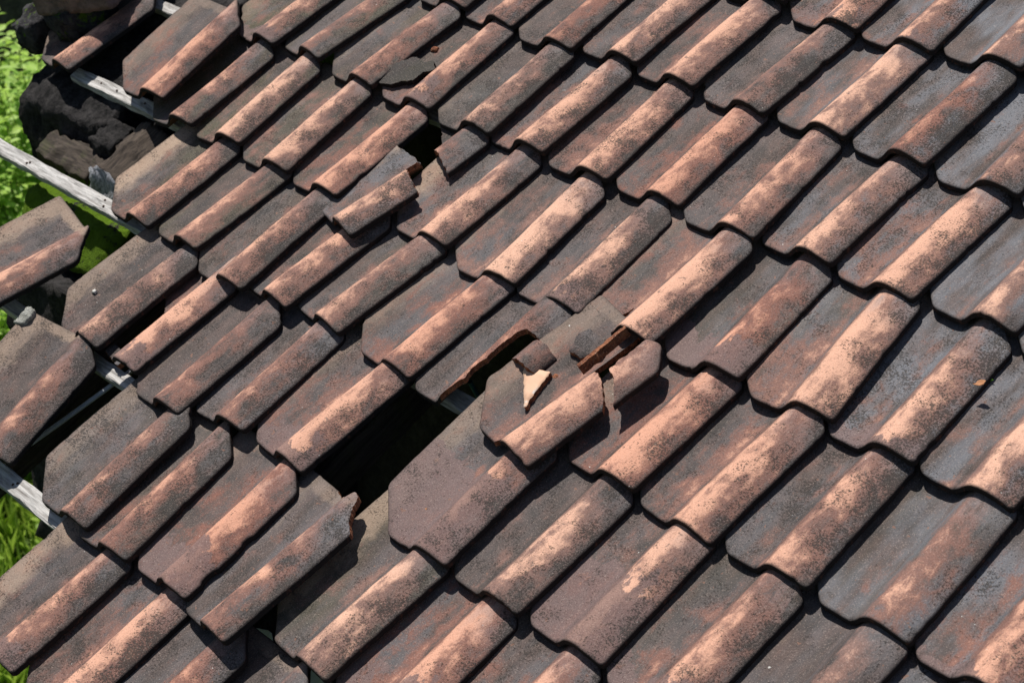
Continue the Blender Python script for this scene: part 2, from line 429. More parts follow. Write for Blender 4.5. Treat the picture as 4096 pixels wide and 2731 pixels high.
ABSENT = {(1, 2), (2, 3)}
f_px, cx, cy = 7215.0, 2048.0, 1365.5
def project(v):                       # only used to skip tiles that lie wholly outside the photograph
    q = cam.matrix_world.inverted() @ v
    return (cx + f_px * q.x / -q.z, cy - f_px * q.y / -q.z)

E_ = 'e'; F_ = 'f'
BROKEN = {
 (2, 2): [(-.180, 0, 'e'), (-.090, 0, 'f'), (-.076, .030, 'f'), (-.064, .056, 'f'), (-.070, .085, 'f'), (-.064, .120, 'f'), (-.062, .155, 'f'), (-.056, .198, 'f'), (-.045, .214, 'f'), (-.012, .212, 'f'), (0, .222, 'e'), (0, .297, 'e'), (-.072, TL, 'e'), (-TW, TL, 'e'), (-TW, .080, 'e')],
 (3, 3): [(-.172, .006, 'f'), (-.143, .0, 'f'), (-.126, .082, 'f'), (-.1195, 0, 'e'), (0, 0, 'e'), (0, .297, 'e'), (-.072, TL, 'e'), (-TW, TL, 'e'), (-TW, .090, 'e')],
 (3, -1): [(0, .168, 'e'), (0, .292, 'e'), (-.072, TL, 'e'), (-TW, TL, 'e'), (-TW, .345, 'f'), (-.180, .285, 'f'), (-.137, .252, 'f'), (-.108, .236, 'f'), (-.100, .206, 'f'), (-.050, .190, 'f')],
 (1, -2): [(-.098, 0, 'e'), (0, 0, 'e'), (0, .297, 'e'), (-.072, TL, 'e'), (-TW, TL, 'e'), (-TW, .310, 'f'), (-.205, .215, 'f'), (-.160, .192, 'f'), (-.135, .168, 'f'), (-.114, .176, 'f'), (-.113, .150, 'f'), (-.102, .125, 'f'), (-.090, .095, 'f'), (-.092, .050, 'f')],
 (0, 2): [(-.180, 0, 'e'), (0, 0, 'e'), (0, .300, 'f'), (-.032, .335, 'f'), (-.046, .366, 'f'), (-.062, .369, 'f'), (-.074, .350, 'f'), (-.115, .351, 'f'), (-.160, .368, 'e'), (-TW, .370, 'e'), (-TW, .080, 'e')],
}
# pose corrections of single tiles: dx, dy, z, ang, tilt, roll
POSE = {(0, 2): (-.063, -.028, .036, -3.9, 3.2, -8.0), (2, 2): (0, 0, .004, 0, 3.0, 0), (3, 3): (0, 0, .010, -1.0, 4.0, 0), (0, -1): (0, 0, .002, 2.5, 3.4, 0),
        (1, -2): (0, 0, .000, 0, 4.3, 0), (0, 1): (0, 0, .003, 1.5, 3.5, 0), (1, -3): (0, 0, .001, -1.0, 4.0, 0), (2, -4): (0, 0, .002, 0, 4.0, 0), (1, 3): (0, 0, .004, 0, 3.2, -1)}

def attrs(r, k, px, py):
    rng = random.Random(r * 101 + k * 17 + 5000); u = rng.uniform
    left = min(1, max(0, (1750 - px) / 1500)) * min(1, max(0, (1250 - py) / 800)); right = min(1, max(0, (px - 2500) / 1300))
    p = dict(seed=u(1, 90), rh=u(.93, 1.07), bow=u(-.003, .003), twist=u(-.022, .022), groove=rng.random() < .35,
             clay=u(-.32, .22), blue=min(1, u(.05, .45) + right * u(.7, 1.2)), moss=left * u(.6, 1.4) + (.15 if rng.random() < .3 else 0),
             red=u(.0, .6) * (1 - .5 * right), stain=-1.0, soot=u(-.8, 1.1), cover=.32, chip=u(.6, 2.6))
    if rng.random() < .3: p['red'] = min(1, p['red'] + .4)
    if rng.random() < .15: p['stain'] = u(-.02, .10)
    return p
# looks read off single tiles in the photograph
LOOK = {(1, 5): dict(stain=.165, clay=.12, red=.25), (1, 6): dict(stain=.06, clay=.0), (0, 4): dict(clay=.20, red=.7, stain=.10), (0, 5): dict(clay=.05, soot=.3), (0, 1): dict(stain=.10, red=.9, clay=.1),
        (1, 3): dict(stain=.20, clay=-.02, cover=.4), (1, -2): dict(red=.5, clay=.15, stain=.05), (3, 3): dict(clay=.24, soot=.1, red=.35), (2, 4): dict(clay=.16, soot=.2), (4, 4): dict(clay=.05, red=.2),
        (3, 5): dict(clay=.25, soot=.3), (2, 5): dict(clay=.16, soot=.2), (4, 5): dict(clay=.2, red=.35), (5, 4): dict(clay=-.20, red=.9, soot=1.0, blue=.8), (5, 3): dict(clay=.10, red=.1), (3, 1): dict(clay=.22),
        (3, 2): dict(clay=-.03, stain=.03), (3, 0): dict(clay=.10, red=.1), (2, 1): dict(clay=.08), (1, 1): dict(clay=.18, soot=.3, stain=.06), (2, 0): dict(clay=-.12, soot=.3), (1, 0): dict(clay=-.18, soot=.6),
        (0, -1): dict(clay=-.16, soot=1.0), (0, 0): dict(clay=-.10, soot=.6), (-1, 0): dict(clay=-.08, soot=.6, cover=.6), (2, -1): dict(clay=.02), (3, -2): dict(clay=.18), (4, -2): dict(clay=.06), (4, 1): dict(clay=.18),
        (3, -5): dict(clay=-.10, red=.5), (2, -4): dict(cover=1.0, clay=.02, red=.6), (1, -3): dict(cover=.5, clay=-.10), (4, 2): dict(red=.85, clay=.10), (1, 4): dict(clay=-.12, soot=.5), (2, 6): dict(clay=-.05), (2, 2): dict(clay=-.30),
        (3, -1): dict(clay=-.30, soot=.5), (0, 2): dict(clay=-.10, soot=.4), (0, 3): dict(clay=-.06, moss=.4, soot=.2, cover=.7), (3, 0 - 0): dict(clay=.1, cover=.7), (4, 3): dict(clay=-.02), (3, 4): dict(clay=-.08, stain=.08), (3, 6): dict(clay=-.02, blue=1.0)}

ORD = {1: 'first', 2: 'second', 3: 'third', 4: 'fourth', 5: 'fifth', 6: 'sixth', 7: 'seventh', 8: 'eighth', 9: 'ninth', 10: 'tenth', 11: 'eleventh', 12: 'twelfth'}
def look_words(p):
    if p['stain'] > .055: return 'Purple-stained'
    if p['moss'] > .55: return 'Olive mossy'
    if p['red'] > .75: return 'Rust-red'
    if p['soot'] > .65: return 'Soot-speckled'
    if p['clay'] > .12: return 'Pale salmon'
    if p['blue'] > .75: return 'Blue-grey'
    if p['clay'] < -.1: return 'Dull brown'
    return 'Weathered pinkish'
LAND = {1: (2, 'big black hole'), 3: (-1, 'small upper hole'), 2: (2, 'diagonally split tile'), 0: (2, 'jagged-topped lifted tile'),
        4: (-2, 'tile under the mossy shard')}
SPECIAL = {(2, 2): 'Split roof tile with its lower roll broken off along a long raw diagonal', (3, 3): 'Bright salmon roof tile with wedge crack in its pan, above the shattered tile',
           (3, -1): 'Grey stump of a snapped roof tile at the right edge of the small hole', (1, -2): 'Reddish roof tile whose left pan has broken away above dark roof timber',
           (0, 2): 'Lifted roof tile with jagged broken top below the big black hole', (4, -2): 'Grey-flecked roof tile whose pan holds the dark mossy shard',
           (2, -4): 'Edge roof tile with golden tan left border on the second bare batten'}
def tile_label(r, k, p, kmax):
    if (r, k) in SPECIAL: return SPECIAL[(r, k)]
    lw = look_words(p)
    if r in LAND:
        k0, nm = LAND[r]; d = k - k0
        side = 'right' if d > 0 else 'left'
        if abs(d) == 1: return f'{lw} roof tile immediately {side} of the {nm}'
        return f'{lw} roof tile, {ORD[abs(d)]} in line {side} of the {nm}'
    if r == -2: return f'{lw} roof tile corner peeking in at the bottom edge, {ORD[kmax - k + 1]} from the right'
    if r == -1: return f'{lw} roof tile cut by the bottom edge, {ORD[k + 1]} from the left'
    nm = {5: 'second course from the top', 6: 'top right course', 7: 'cut-off topmost course'}[r]
    return f'{lw} roof tile, {ORD[kmax - k + 1]} from the right in the {nm}'

todo = []
for r, (k0, k1) in RANGE.items():
    for k in range(k0, k1 + 1):
        if (r, k) in ABSENT: continue
        rng = random.Random(r * 31 + k * 7 + 900); u = rng.uniform
        dx, dy = OFF.get(r, {}).get(k, (u(-6, 6), u(-6, 6))); x, y = k * W + dx / 1000, r * L + dy / 1000
        z, ang, tilt, rl = u(-.001, .002), u(-.9, .9), 3.85 + u(-.15, .30), u(-.8, .8)
        ux = OFF.get(r + 1, {}).get(k, (0, 0))[0]
        if r + 1 in OFF: ang += math.degrees(math.atan2((dx - ux) / 1000, L)) * .75
        if r == -1: y -= .03
        if (r, k) in POSE:
            a = POSE[(r, k)]; x += a[0]; y += a[1]; z, ang, tilt, rl = a[2:]
            if (r, k) == (0, 2): x, y = .374, -.046
        mw = place(x, y, z, ang, tilt, rl)
        ps = [project(mw @ Vector((a, b, .02))) for a in (-.2, -.1, 0) for b in (0, .1, .2, .31)]
        if not any(-30 < q[0] < 4126 and -30 < q[1] < 2761 for q in ps): continue
        todo.append((r, k, mw, ps[0]))
kmax = {}
for r, k, _, _ in todo: kmax[r] = max(kmax.get(r, -99), k)
for r, k, mw, q in todo:
    p = attrs(r, k, *q); p.update(LOOK.get((r, k), {}))
    build_tile('clay_tile', mw, BROKEN.get((r, k), INTACT), p, tile_label(r, k, p, kmax[r]))

def P_(seed, **kw):
    d = dict(seed=seed, rh=1.0, bow=.0, twist=.0, groove=False, clay=0., blue=.2, moss=0., red=.4, stain=-1., soot=.2, cover=.6, chip=.8); d.update(kw); return d

# loose and displaced tiles
build_tile('clay_tile', place(-1.138, .926, .022, 5.6, 1.2, 2.0), INTACT, P_(11.3, clay=.10, red=.75, soot=-.2, cover=.3, chip=1.5), 'Loose reddish roof tile lying askew on top of the verge, beside the bare batten')
build_tile('clay_tile', place(-1.588, .895, .0, -3.0, 3.0, 0), INTACT, P_(23.9, clay=.0, red=.5, soot=.2), 'Dark roof tile under the mossy lava stone at the upper left corner')
build_tile('clay_tile', place(-.938, .158, .045, -10, 9, 7), INTACT, P_(31.7, clay=.05, red=.45, cover=.7), 'Slipped roof tile tilting over the mossy wall at the left photo edge')
TWISTED = build_tile('clay_tile', place(-.500, -.024, -.012, 13.5, 2.5, 13), INTACT, P_(44.1, clay=-.22, red=.55, soot=.8, cover=.6), 'Twisted dark roof tile with white mortar at its upper corner, left edge')
# the snapped tile of the small hole: its front piece has slid down
build_tile('clay_tile', place(-.232, .810, .020, -13.7, 2.5, -3),
           [(-.180, 0, 'e'), (0, 0, 'e'), (0, .178, 'f'), (-.030, .186, 'f'), (-.062, .192, 'f'), (-.082, .197, 'f'), (-.078, .222, 'f'), (-.098, .236, 'f'), (-.130, .246, 'f'), (-.180, .242, 'f'), (-TW, .230, 'e'), (-TW, .08, 'e')],
           P_(52.6, clay=-.06, red=.2, blue=.6, soot=.7), 'Snapped front half of a roof tile lying askew below the small hole', 'broken tile', 'broken tile pieces')
# the shattered tile right of the split one
a3 = (.598, .544, .018, -10.5, 2.6, 0)
build_tile('clay_tile', place(*a3), [(-.180, 0, 'e'), (-.127, 0, 'f'), (-.116, .012, 'f'), (-.104, .020, 'f'), (-.100, .003, 'e'), (0, 0, 'e'), (0, .178, 'f'), (-.028, .205, 'f'), (-.055, .220, 'f'), (-.082, .224, 'f'), (-.097, .188, 'f'), (-.112, .217, 'f'), (-.111, .262, 'f'), (-.112, .330, 'f'), (-.122, .365, 'e'), (-TW, .368, 'e'), (-TW, .08, 'e')],
           P_(61.2, clay=.10, red=.45, soot=-.3, cover=.35, chip=1.4), 'Shattered roof tile holding the triangular shard, its roll cracked across', 'broken tile', 'broken tile pieces')
build_tile('tile_shard', place(a3[0] + .012, a3[1] + .010, .021, -10.5, 2.6, 0), [(0, .186, 'e'), (0, .297, 'e'), (-.038, .338, 'e'), (-.072, .328, 'f'), (-.066, .232, 'f'), (-.046, .226, 'f'), (-.020, .206, 'f')],
           P_(66.8, clay=.12, red=.45, blue=.1, soot=-.4, cover=1.0), 'Upper roll piece of the shattered tile with a clean tan end', 'tile shard', 'broken tile pieces')

def shard(name, poly, x, y, z, ang, tiltx, tilty, p, label, zf=None, thick=TH):
    """a loose fragment whose outline is given about its own middle"""
    mw = ROOF @ Matrix.Translation((x, y, z)) @ Matrix.Rotation(rad(ang), 4, 'Z') @ Matrix.Rotation(rad(tiltx), 4, 'X') @ Matrix.Rotation(rad(tilty), 4, 'Y')
    me = piece_mesh(name, poly, p, True, zf or (lambda a, b: .0012 * noise.noise((a * 40 + p['seed'], b * 40, 1))), thick)
    o = link(name, me, None, mw, p['seed'])
    for a in ATTR: o[a] = float(p[a])
    return tag(o, label, 'tile shard', 'broken tile pieces')
arc = lambda c: (lambda x, y: .020 - c * x * x - .04 * x + .0008 * noise.noise((x * 40, y * 40, 1)))
shard('tile_shard', [(-.040, -.028, 'f'), (-.010, -.030, 'f'), (.036, -.028, 'e'), (.036, .028, 'f'), (-.004, .030, 'f'), (-.040, .026, 'f')], .403, .757, -.002, -6, -2, 2, P_(71.5, clay=-.05, soot=-.8), 'Curved purplish roll shard dropped between the split and the shattered tile', arc(15.0))
shard('tile_shard', [(-.040, .030, 'f'), (.026, .038, 'f'), (.034, -.054, 'f')], .437, .706, -.001, 4, 0, 0, P_(75.5, top=M['bare']), 'Triangular pale salmon shard with white mortar smears', None, .013)
shard('tile_shard', [(-.036, .016, 'f'), (-.022, .032, 'f'), (.030, .020, 'f'), (.034, -.010, 'f'), (.004, -.036, 'f'), (-.030, -.028, 'f')], .480, .838, -.003, 8, 3, 2, P_(78.5, clay=-.35), 'Small dark grey shard wedged beside the cracked pan front')
shard('tile_sliver', [(-.006, -.058, 'f'), (.005, -.060, 'f'), (.006, .060, 'f'), (-.005, .062, 'f')], .533, .830, .026, -12, 4, -14, P_(79.5, top=M['frac']), 'Long reddish sliver of broken tile standing beside the crack', None, .020)
shard('tile_shard', [(-.040, -.012, 'f'), (.038, -.010, 'f'), (.036, .022, 'e'), (-.038, .016, 'e')], -.562, .312, -.034, -12, 2, 0, P_(82.5, clay=-.4, blue=.6), 'Pale grey pan fragment left on the batten beneath the broken pan')
shard('tile_shard', [(-.056, -.056, 'f'), (-.024, -.066, 'f'), (.004, -.050, 'f'), (.016, -.024, 'f'), (.036, -.004, 'f'), (.034, .028, 'f'), (.050, .054, 'f'), (.022, .068, 'f'), (.010, .048, 'f'), (-.020, .044, 'f'), (-.040, .010, 'f')], -.566, 1.286, -.008, -14, 2, 11, P_(86.5, clay=-1.2, moss=1.2, soot=3.0, blue=0, fracmat=M['edge']), 'Dark mossy shard with crusty edge resting on an upper tile', None, .022)
shard('tile_crumb', [(-.010, -.008, 'f'), (.010, -.006, 'f'), (.008, .010, 'f'), (-.008, .008, 'f')], -.585, 1.392, -.030, 20, 5, 0, P_(88.5, top=M['frac']), 'Tiny orange clay crumb just above the dark mossy shard', lambda a, b: .006 - 60 * (a * a + b * b), .010)

def flake(name, poly, x, y, z, ang, mat, label, cat, curl, thick):
    shard(name, poly, x, y, z, ang, 6, -5, P_(60 + x * 7, top=mat, fracmat=mat, chip=0), label, lambda a, b: curl * (a * a + b * b), thick)
    o = bpy.context.scene.objects[-1] if False else list(COL.objects)[-1]
    o['category'] = cat; del o['group']
flake('dry_leaf', [(-.011, -.002, 'f'), (.000, -.006, 'f'), (.012, .0, 'f'), (.001, .006, 'f')], 1.203, 1.094, .004, 35, M['litter'], 'Orange dry leaf bit caught on the edge of a roll at far right', 'leaf', 30, .0012)
flake('leaf_bit', [(-.006, -.001, 'f'), (.001, -.004, 'f'), (.008, .001, 'f'), (.000, .004, 'f')], 1.196, 1.126, -.026, 10, M['leaf'], 'Tiny green leaf bit beside the orange dry leaf', 'leaf', 30, .0012)
flake('pebble', [(-.008, -.004, 'f'), (.004, -.006, 'f'), (.010, .002, 'f'), (.000, .006, 'f')], .400, 1.513, -.043, 40, M['chalk'], 'Pale pebble on a dark pan at the upper right', 'pebble', -40, .006)
flake('pebble', [(-.006, -.004, 'f'), (.005, -.005, 'f'), (.006, .003, 'f'), (-.002, .006, 'f')], -.775, .408, -.016, 15, M['chalk'], 'White mortar crumb on the edge of a roll at left', 'pebble', -60, .005)
flake('dry_leaf', [(-.014, -.001, 'f'), (.000, -.005, 'f'), (.013, .002, 'f'), (.000, .005, 'f')], .447, .379, -.030, 70, M['litter'], 'Thin dry leaf on the wide pan right of the big black hole', 'leaf', 25, .0012)
flake('dry_leaf', [(-.010, -.002, 'f'), (.000, -.005, 'f'), (.011, .001, 'f'), (.001, .005, 'f')], 1.160, .830, -.040, 120, M['litter'], 'Small brown dry leaf on a grey pan near the right edge', 'leaf', 25, .0012)
flake('tile_crumb', [(-.008, -.006, 'f'), (.007, -.005, 'f'), (.005, .007, 'f'), (-.006, .006, 'f')], .462, .748, -.012, 20, M['frac'], 'Orange crumb of tile just right of the triangular pale shard', 'tile crumb', -50, .006)
flake('tile_crumb', [(-.006, -.005, 'f'), (.006, -.004, 'f'), (.003, .006, 'f')], .400, .692, -.013, 60, M['frac'], 'Small orange crumb of tile lower left of the triangular shard', 'tile crumb', -50, .005)

# ------------------------------------------------------------------ roof timber
def bar(name, x0, x1, y0, y1, z0, z1, mat, label, cat, group, seed, frame=ROOF, jag=0.0, axis=0, mats=None, endmat=None, slant=0.0):
    """rough sawn timber with slightly wandering edges"""
    rng = random.Random(int(seed * 100)); n = max(2, int(((x1 - x0) if axis == 0 else (y1 - y0)) / .025))
    verts, faces, mi = [], [], []
    ln0, ln1 = (x0, x1) if axis == 0 else (y0, y1)
    c0, c1 = (y0, y1) if axis == 0 else (x0, x1)
    rn = 12
    for i in range(n + 1):
        t = ln0 + (ln1 - ln0) * i / n
        w = lambda q: .0022 * noise.noise((t * 9 + seed, q, 0)) + .0010 * noise.noise((t * 60 + seed, q * 2, 3)) + jag * noise.noise((t * 22 + seed, q * 3, 7))
        ch = .0028
        sec = [(c0 + ch, z0), (c1 - ch, z0), (c1, z0 + ch), (c1, (z0 + z1) / 2), (c1, z1 - ch), (c1 - ch, z1), ((c0 * .35 + c1 * .65), z1), ((c0 * .65 + c1 * .35), z1), (c0 + ch, z1), (c0, z1 - ch), (c0, (z0 + z1) / 2), (c0, z0 + ch)]
        for j, (a, b) in enumerate(sec):
            e = jag * .8 * noise.noise((j * 1.7 + seed, i, 5)) if i in (0, n) else 0
            if i == 0: e += slant * (b - z1)
            a += w(j * .9); b += w(j * .9 + 40)
            verts.append((t + e, a, b) if axis == 0 else (a, t + e, b))
    for i in range(n):
        for j in range(rn):
            f = [i * rn + j, i * rn + (j + 1) % rn, (i + 1) * rn + (j + 1) % rn, (i + 1) * rn + j]
            faces.append(f if axis == 0 else f[::-1]); mi.append(0)
    faces += [list(range(rn))[::-1] if axis == 0 else list(range(rn)), [n * rn + j for j in range(rn)] if axis == 0 else [n * rn + j for j in range(rn)][::-1]]; mi += [1 if endmat else 0] * 2
    tc = [(v[0], v[1], v[2]) if axis == 0 else (v[1], v[0], v[2]) for v in verts]
    me = new_mesh(name, verts, faces, [mat] + ([endmat] if endmat else []), mi, None, tc)
    o = link(name, me, None, frame, seed); tag(o, label, cat, group); return o

def nail(parent, x, y, z, r=.0035):
    vs, fs = [], []; n = 8
    for i in range(n): a = 2 * PI * i / n; vs.append((x + r * math.cos(a), y + r * math.sin(a), z - .004))
    for i in range(n): a = 2 * PI * i / n; vs.append((x + r * .9 * math.cos(a), y + r * .9 * math.sin(a), z + .0025))
    vs.append((x, y, z + .004))
    for i in range(n):
        fs.append([i, (i + 1) % n, n + (i + 1) % n, n + i]); fs.append([n + i, n + (i + 1) % n, 2 * n])
    link('nail', new_mesh('nail', vs, fs, [M['nail']]), parent, None, 1)

BL = {0: 'Grey weathered batten reaching the lower left photo edge', 1: 'Split grey batten stub under the twisted tile, showing left of the big hole', 2: 'Long bare grey batten crossing above the mossy wall at left', 3: 'Silvery bare batten with nail holes below the upper left stone tile', 4: 'Highest visible batten behind the loose reddish tile'}
for r in range(0, 8):
    x0 = {0: -1.15, 1: -1.10, 2: -1.95, 3: -1.66, 4: -1.78}.get(r, -1.5)
    y0, y1 = r * L + .008, r * L + .047
    if r == 0: y0, y1 = -.064, -.022
    if r == 1: y0, y1 = r * L - .036, r * L - .002
    if r == 4: y0, y1 = 1.222, 1.256
    b = bar('roof_batten', x0, 2.5, y0, y1, -.084, -.058, M['batten'], BL.get(r, f'Hidden grey batten under the {ORD.get(r, "")} course of tiles'), 'batten', 'roof battens', 3.7 + r * 5.1, jag=.0035)
    zt = -.058
    if r == 3:
        for nx in (-1.52, -1.44, -1.30): nail(b, nx, y0 + .022, zt)
    if r == 2:
        for nx, ny in ((-1.46, .014), (-1.452, .020), (-1.085, .028), (-1.07, .012)): nail(b, nx, y0 + ny, zt)
    if r == 0: nail(b, -.50, y0 + .018, zt); nail(b, -.492, y0 + .026, zt)
for i, (x, lab) in enumerate([(-1.30, 'Dark rafter beside the charred gable wall'), (-.675, 'Brown rafter behind the grey conduit at lower left'), (.09, 'Dark mossy rafter inside the big black hole'), (.80, 'Hidden rafter under the middle of the roof'), (1.50, 'Hidden rafter under the right part of the roof')]):
    y0 = {0: 1.0, 1: -.10}.get(i, -.9)
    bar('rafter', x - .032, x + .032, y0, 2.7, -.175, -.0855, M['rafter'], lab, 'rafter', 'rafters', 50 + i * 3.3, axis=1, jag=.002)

def tube(name, pts, r, mat, label, cat, frame=ROOF):
    vs, fs = [], []; n = 10
    for i, q in enumerate(pts):
        d = (Vector(pts[min(i + 1, len(pts) - 1)]) - Vector(pts[max(i - 1, 0)])).normalized(); u = d.orthogonal().normalized(); v = d.cross(u)
        for j in range(n): a = 2 * PI * j / n; vs.append(tuple(Vector(q) + u * r * math.cos(a) + v * r * math.sin(a)))
    for i in range(len(pts) - 1):
        for j in range(n): fs.append([i * n + j, i * n + (j + 1) % n, (i + 1) * n + (j + 1) % n, (i + 1) * n + j])
    o = link(name, new_mesh(name, vs, fs, [mat], None, [True] * len(fs)), None, frame, 1); return tag(o, label, cat)
tube('conduit', [(-.640 + .0228 * i + .003 * math.sin(i), -.08 + .10 * i, -.090) for i in range(8)], .0056, M['pipe'], 'Thin grey conduit running up under the tiles at lower left', 'conduit')
tube('cable', [(-.02, .80, -.35 - .12 * i) for i in range(8)], .006, M['cable'], 'Dark blue cable hanging inside the big black hole', 'cable')

# ------------------------------------------------------------------ masonry
def rough_block(name, x0, x1, y0, y1, ztop, zbot, mat, amp, sc, step, seed, label, cat, frame=Matrix(), mats=None, parent=None, pick=None, squash=0.0, lean=0.0, swap=False):
    """a rough block; ztop/zbot may be functions of (x, y)"""
    zt = ztop if callable(ztop) else (lambda x, y: ztop); zb = zbot if callable(zbot) else (lambda x, y: zbot)
    hz = zt((x0 + x1) / 2, y0) - zb((x0 + x1) / 2, y0)
    n = [max(2, int(d / step)) for d in (x1 - x0, y1 - y0, hz)]
    idx, verts, faces, mi = {}, [], [], []
    def v(i, j, k):
        if (i, j, k) not in idx:
            x = x0 + (x1 - x0) * i / n[0]; y = y0 + (y1 - y0) * j / n[1]; z = zb(x, y) + (zt(x, y) - zb(x, y)) * k / n[2]
            y -= lean * (zt(x, y0) - z) * (1 - j / n[1])
            c = Vector(((x0 + x1) / 2, (y0 + y1) / 2, (zb(x, y) + zt(x, y)) / 2))
            if squash:
                d = Vector(((x - c.x) / (x1 - x0) * 2, (y - c.y) / (y1 - y0) * 2, (z - c.z) / max(hz, 1e-3) * 2)); m = max(abs(d.x), abs(d.y), abs(d.z), 1e-6); l = d.length
                s_ = 1 + squash * (m / l - 1) if l > 0 else 1
                x, y, z = c.x + (x - c.x) * s_, c.y + (y - c.y) * s_, c.z + (z - c.z) * s_
            p = Vector((x * sc + seed, y * sc, z * sc)); o = noise.noise_vector(p) + .5 * noise.noise_vector(p * 2.3) + .36 * noise.noise_vector(p * 5.1) + .2 * noise.noise_vector(p * 11.0)
            idx[(i, j, k)] = len(verts); verts.append((x + o.x * amp, y + o.y * amp, z + o.z * amp))
        return idx[(i, j, k)]
    def quad(a, b, c, d, s): faces.append([a, b, c, d]); mi.append(s)
    for i in range(n[0]):
        for j in range(n[1]):
            quad(v(i, j, n[2]), v(i + 1, j, n[2]), v(i + 1, j + 1, n[2]), v(i, j + 1, n[2]), 0); quad(v(i, j, 0), v(i, j + 1, 0), v(i + 1, j + 1, 0), v(i + 1, j, 0), 0)
    for i in range(n[0]):
        for k in range(n[2]):
            quad(v(i, 0, k), v(i + 1, 0, k), v(i + 1, 0, k + 1), v(i, 0, k + 1), 1 if mats else 0); quad(v(i, n[1], k), v(i, n[1], k + 1), v(i + 1, n[1], k + 1), v(i + 1, n[1], k), 0)
    for j in range(n[1]):
        for k in range(n[2]):
            quad(v(0, j, k), v(0, j, k + 1), v(0, j + 1, k + 1), v(0, j + 1, k), 0); quad(v(n[0], j, k), v(n[0], j + 1, k), v(n[0], j + 1, k + 1), v(n[0], j, k + 1), 0)
    me = new_mesh(name, verts, faces, mats or [mat], mi, [True] * len(faces), [(v[1], v[0], v[2]) for v in verts] if swap else None)
    o = link(name, me, parent, frame if parent is None else None, seed)
    return tag(o, label, cat) if label else o
tanp, cosp = math.tan(PITCH), math.cos(PITCH)
roof_z = lambda y, d: 3.2 + y * tanp - d / cosp               # world height of a plane d below the tiles
gw = thing('gable_wall', Matrix.Translation((-1.4, .6, 0)), 'Charred dark stone gable wall with bright moss on its near face', 'wall')
def wpart(nm, x0, x1, y0, y1, top, bot, mats, seed, amp=.030, step=.020, sc=8, lean=0.0):
    o = rough_block(nm, x0, x1, y0, y1, top, bot, M['wall'], amp, sc, step, seed, None, None, mats=mats, lean=lean)
    o.parent = gw; o.matrix_parent_inverse = gw.matrix_world.inverted()
wpart('lower_masonry', -1.47, -1.03, .585, 2.4, lambda x, y: roof_z(y, .135 if y < .75 else .19), 3.235, [M['mossy'], M['mossy']], 3.3, lean=.50, amp=.016, sc=14, step=.016)
wpart('under_masonry', -1.45, -.98, .47, 2.4, 3.215, 1.9, [M['wall'], M['wall']], 12.3, amp=.03, step=.04)
wpart('upper_masonry', -1.84, -1.40, .770, 2.4, lambda x, y: roof_z(y, .085), lambda x, y: roof_z(y, .27), [M['wall'], M['wall']], 8.8, amp=.020, sc=13, step=.018)
wpart('middle_masonry', -1.60, -1.30, .74, 2.4, lambda x, y: roof_z(y, .16), 2.0, [M['wall'], M['wall']], 6.4, amp=.020, sc=13, step=.024)
wpart('wall_base', -1.62, -1.10, .72, 2.4, 2.02, -.05, [M['wall'], M['wall']], 5.1, .05, .12)

rough_block('lava_stone', -1.870, -1.700, .985, 1.170, .055, -.05, M['lava'], .022, 12, .014, 14.2, 'Black lava stone with bright green moss on its lower side, upper left', 'stone', ROOF, squash=.55)
rough_block('lava_stone', -1.955, -1.835, .925, 1.090, .045, -.08, M['lava'], .022, 12, .014, 19.7, 'Crumbly dark lava stone furthest left behind the mossy one', 'stone', ROOF, squash=.55)
st = thing('flat_stone', ROOF, 'Flat reddish-grey stone with white lichen at the upper left corner', 'stone')
fs = rough_block('slab', -.14, .12, -.13, .17, .035, -.03, M['flat'], .010, 11, .014, 27.7, None, None, parent=st)
ln = rough_block('lichen', .03, .125, -.005, .10, .043, .022, M['lichen'], .007, 30, .007, 29.7, None, None, parent=st, squash=.6)
st.matrix_world = ROOF @ Matrix.Translation((-1.755, 1.165, .062)) @ Matrix.Rotation(rad(24), 4, 'Z') @ Matrix.Rotation(rad(-8), 4, 'X')


rough_block('mortar', -.270, -.236, .318, .374, .024, .004, M['lichen'], .007, 30, .006, 33.3, None, None, parent=TWISTED, squash=.5)

rough_block('timber_beam', -1.290, -1.160, .715, .895, lambda x, y: -.062 - .03 * abs(x + 1.235) / .06, -.180, M['beam'], .012, 17, .010, 71.3, 'Rotten square beam end with grey end grain on the mossy wall', 'beam', ROOF, mats=[M['beam'], M['grain']], lean=.70, swap=True)
rough_block('timber', -1.60, -1.325, .690, .775, -.122, -.200, M['rafter'], .013, 15, .011, 77.9, 'Dark fibrous timber lying left of the rotten beam end', 'timber', ROOF)
rough_block('rubble_stone', -1.42, -1.30, .775, .880, -.085, -.170, M['wall'], .016, 16, .012, 79.1, 'Dark rubble lump between the rotten beam and the charred wall', 'stone', ROOF, squash=.4)

# inside of the house: dark wall seen through the holes, unseen walls to keep it dark
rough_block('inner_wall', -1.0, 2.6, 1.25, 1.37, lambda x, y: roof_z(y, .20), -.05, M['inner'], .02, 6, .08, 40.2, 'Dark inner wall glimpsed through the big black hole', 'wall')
rough_block('unseen_side_wall', 2.55, 2.70, -.95, 2.4, lambda x, y: roof_z(y, .20), -.05, M['inner'], .01, 6, .2, 43.2, 'Unseen house wall under the right roof end, added to keep the inside dark', 'wall')  # out of view, added to shut light out of the interior
rough_block('unseen_eave_wall', -.45, 2.60, -1.02, -.90, lambda x, y: roof_z(y, .25), -.05, M['inner'], .01, 6, .2, 44.2, 'Unseen house wall added under the eaves to keep the inside dark', 'wall')  # unseen too, closes the front so the interior stays dark
vs, fs_ = [], []
for i in range(61):
    x = -.35 + .8 * i / 60; z = .009 * math.sin(i / 60 * 2 * PI * 10)
    vs += [(x, z, 0), (x, z, 1.6)]
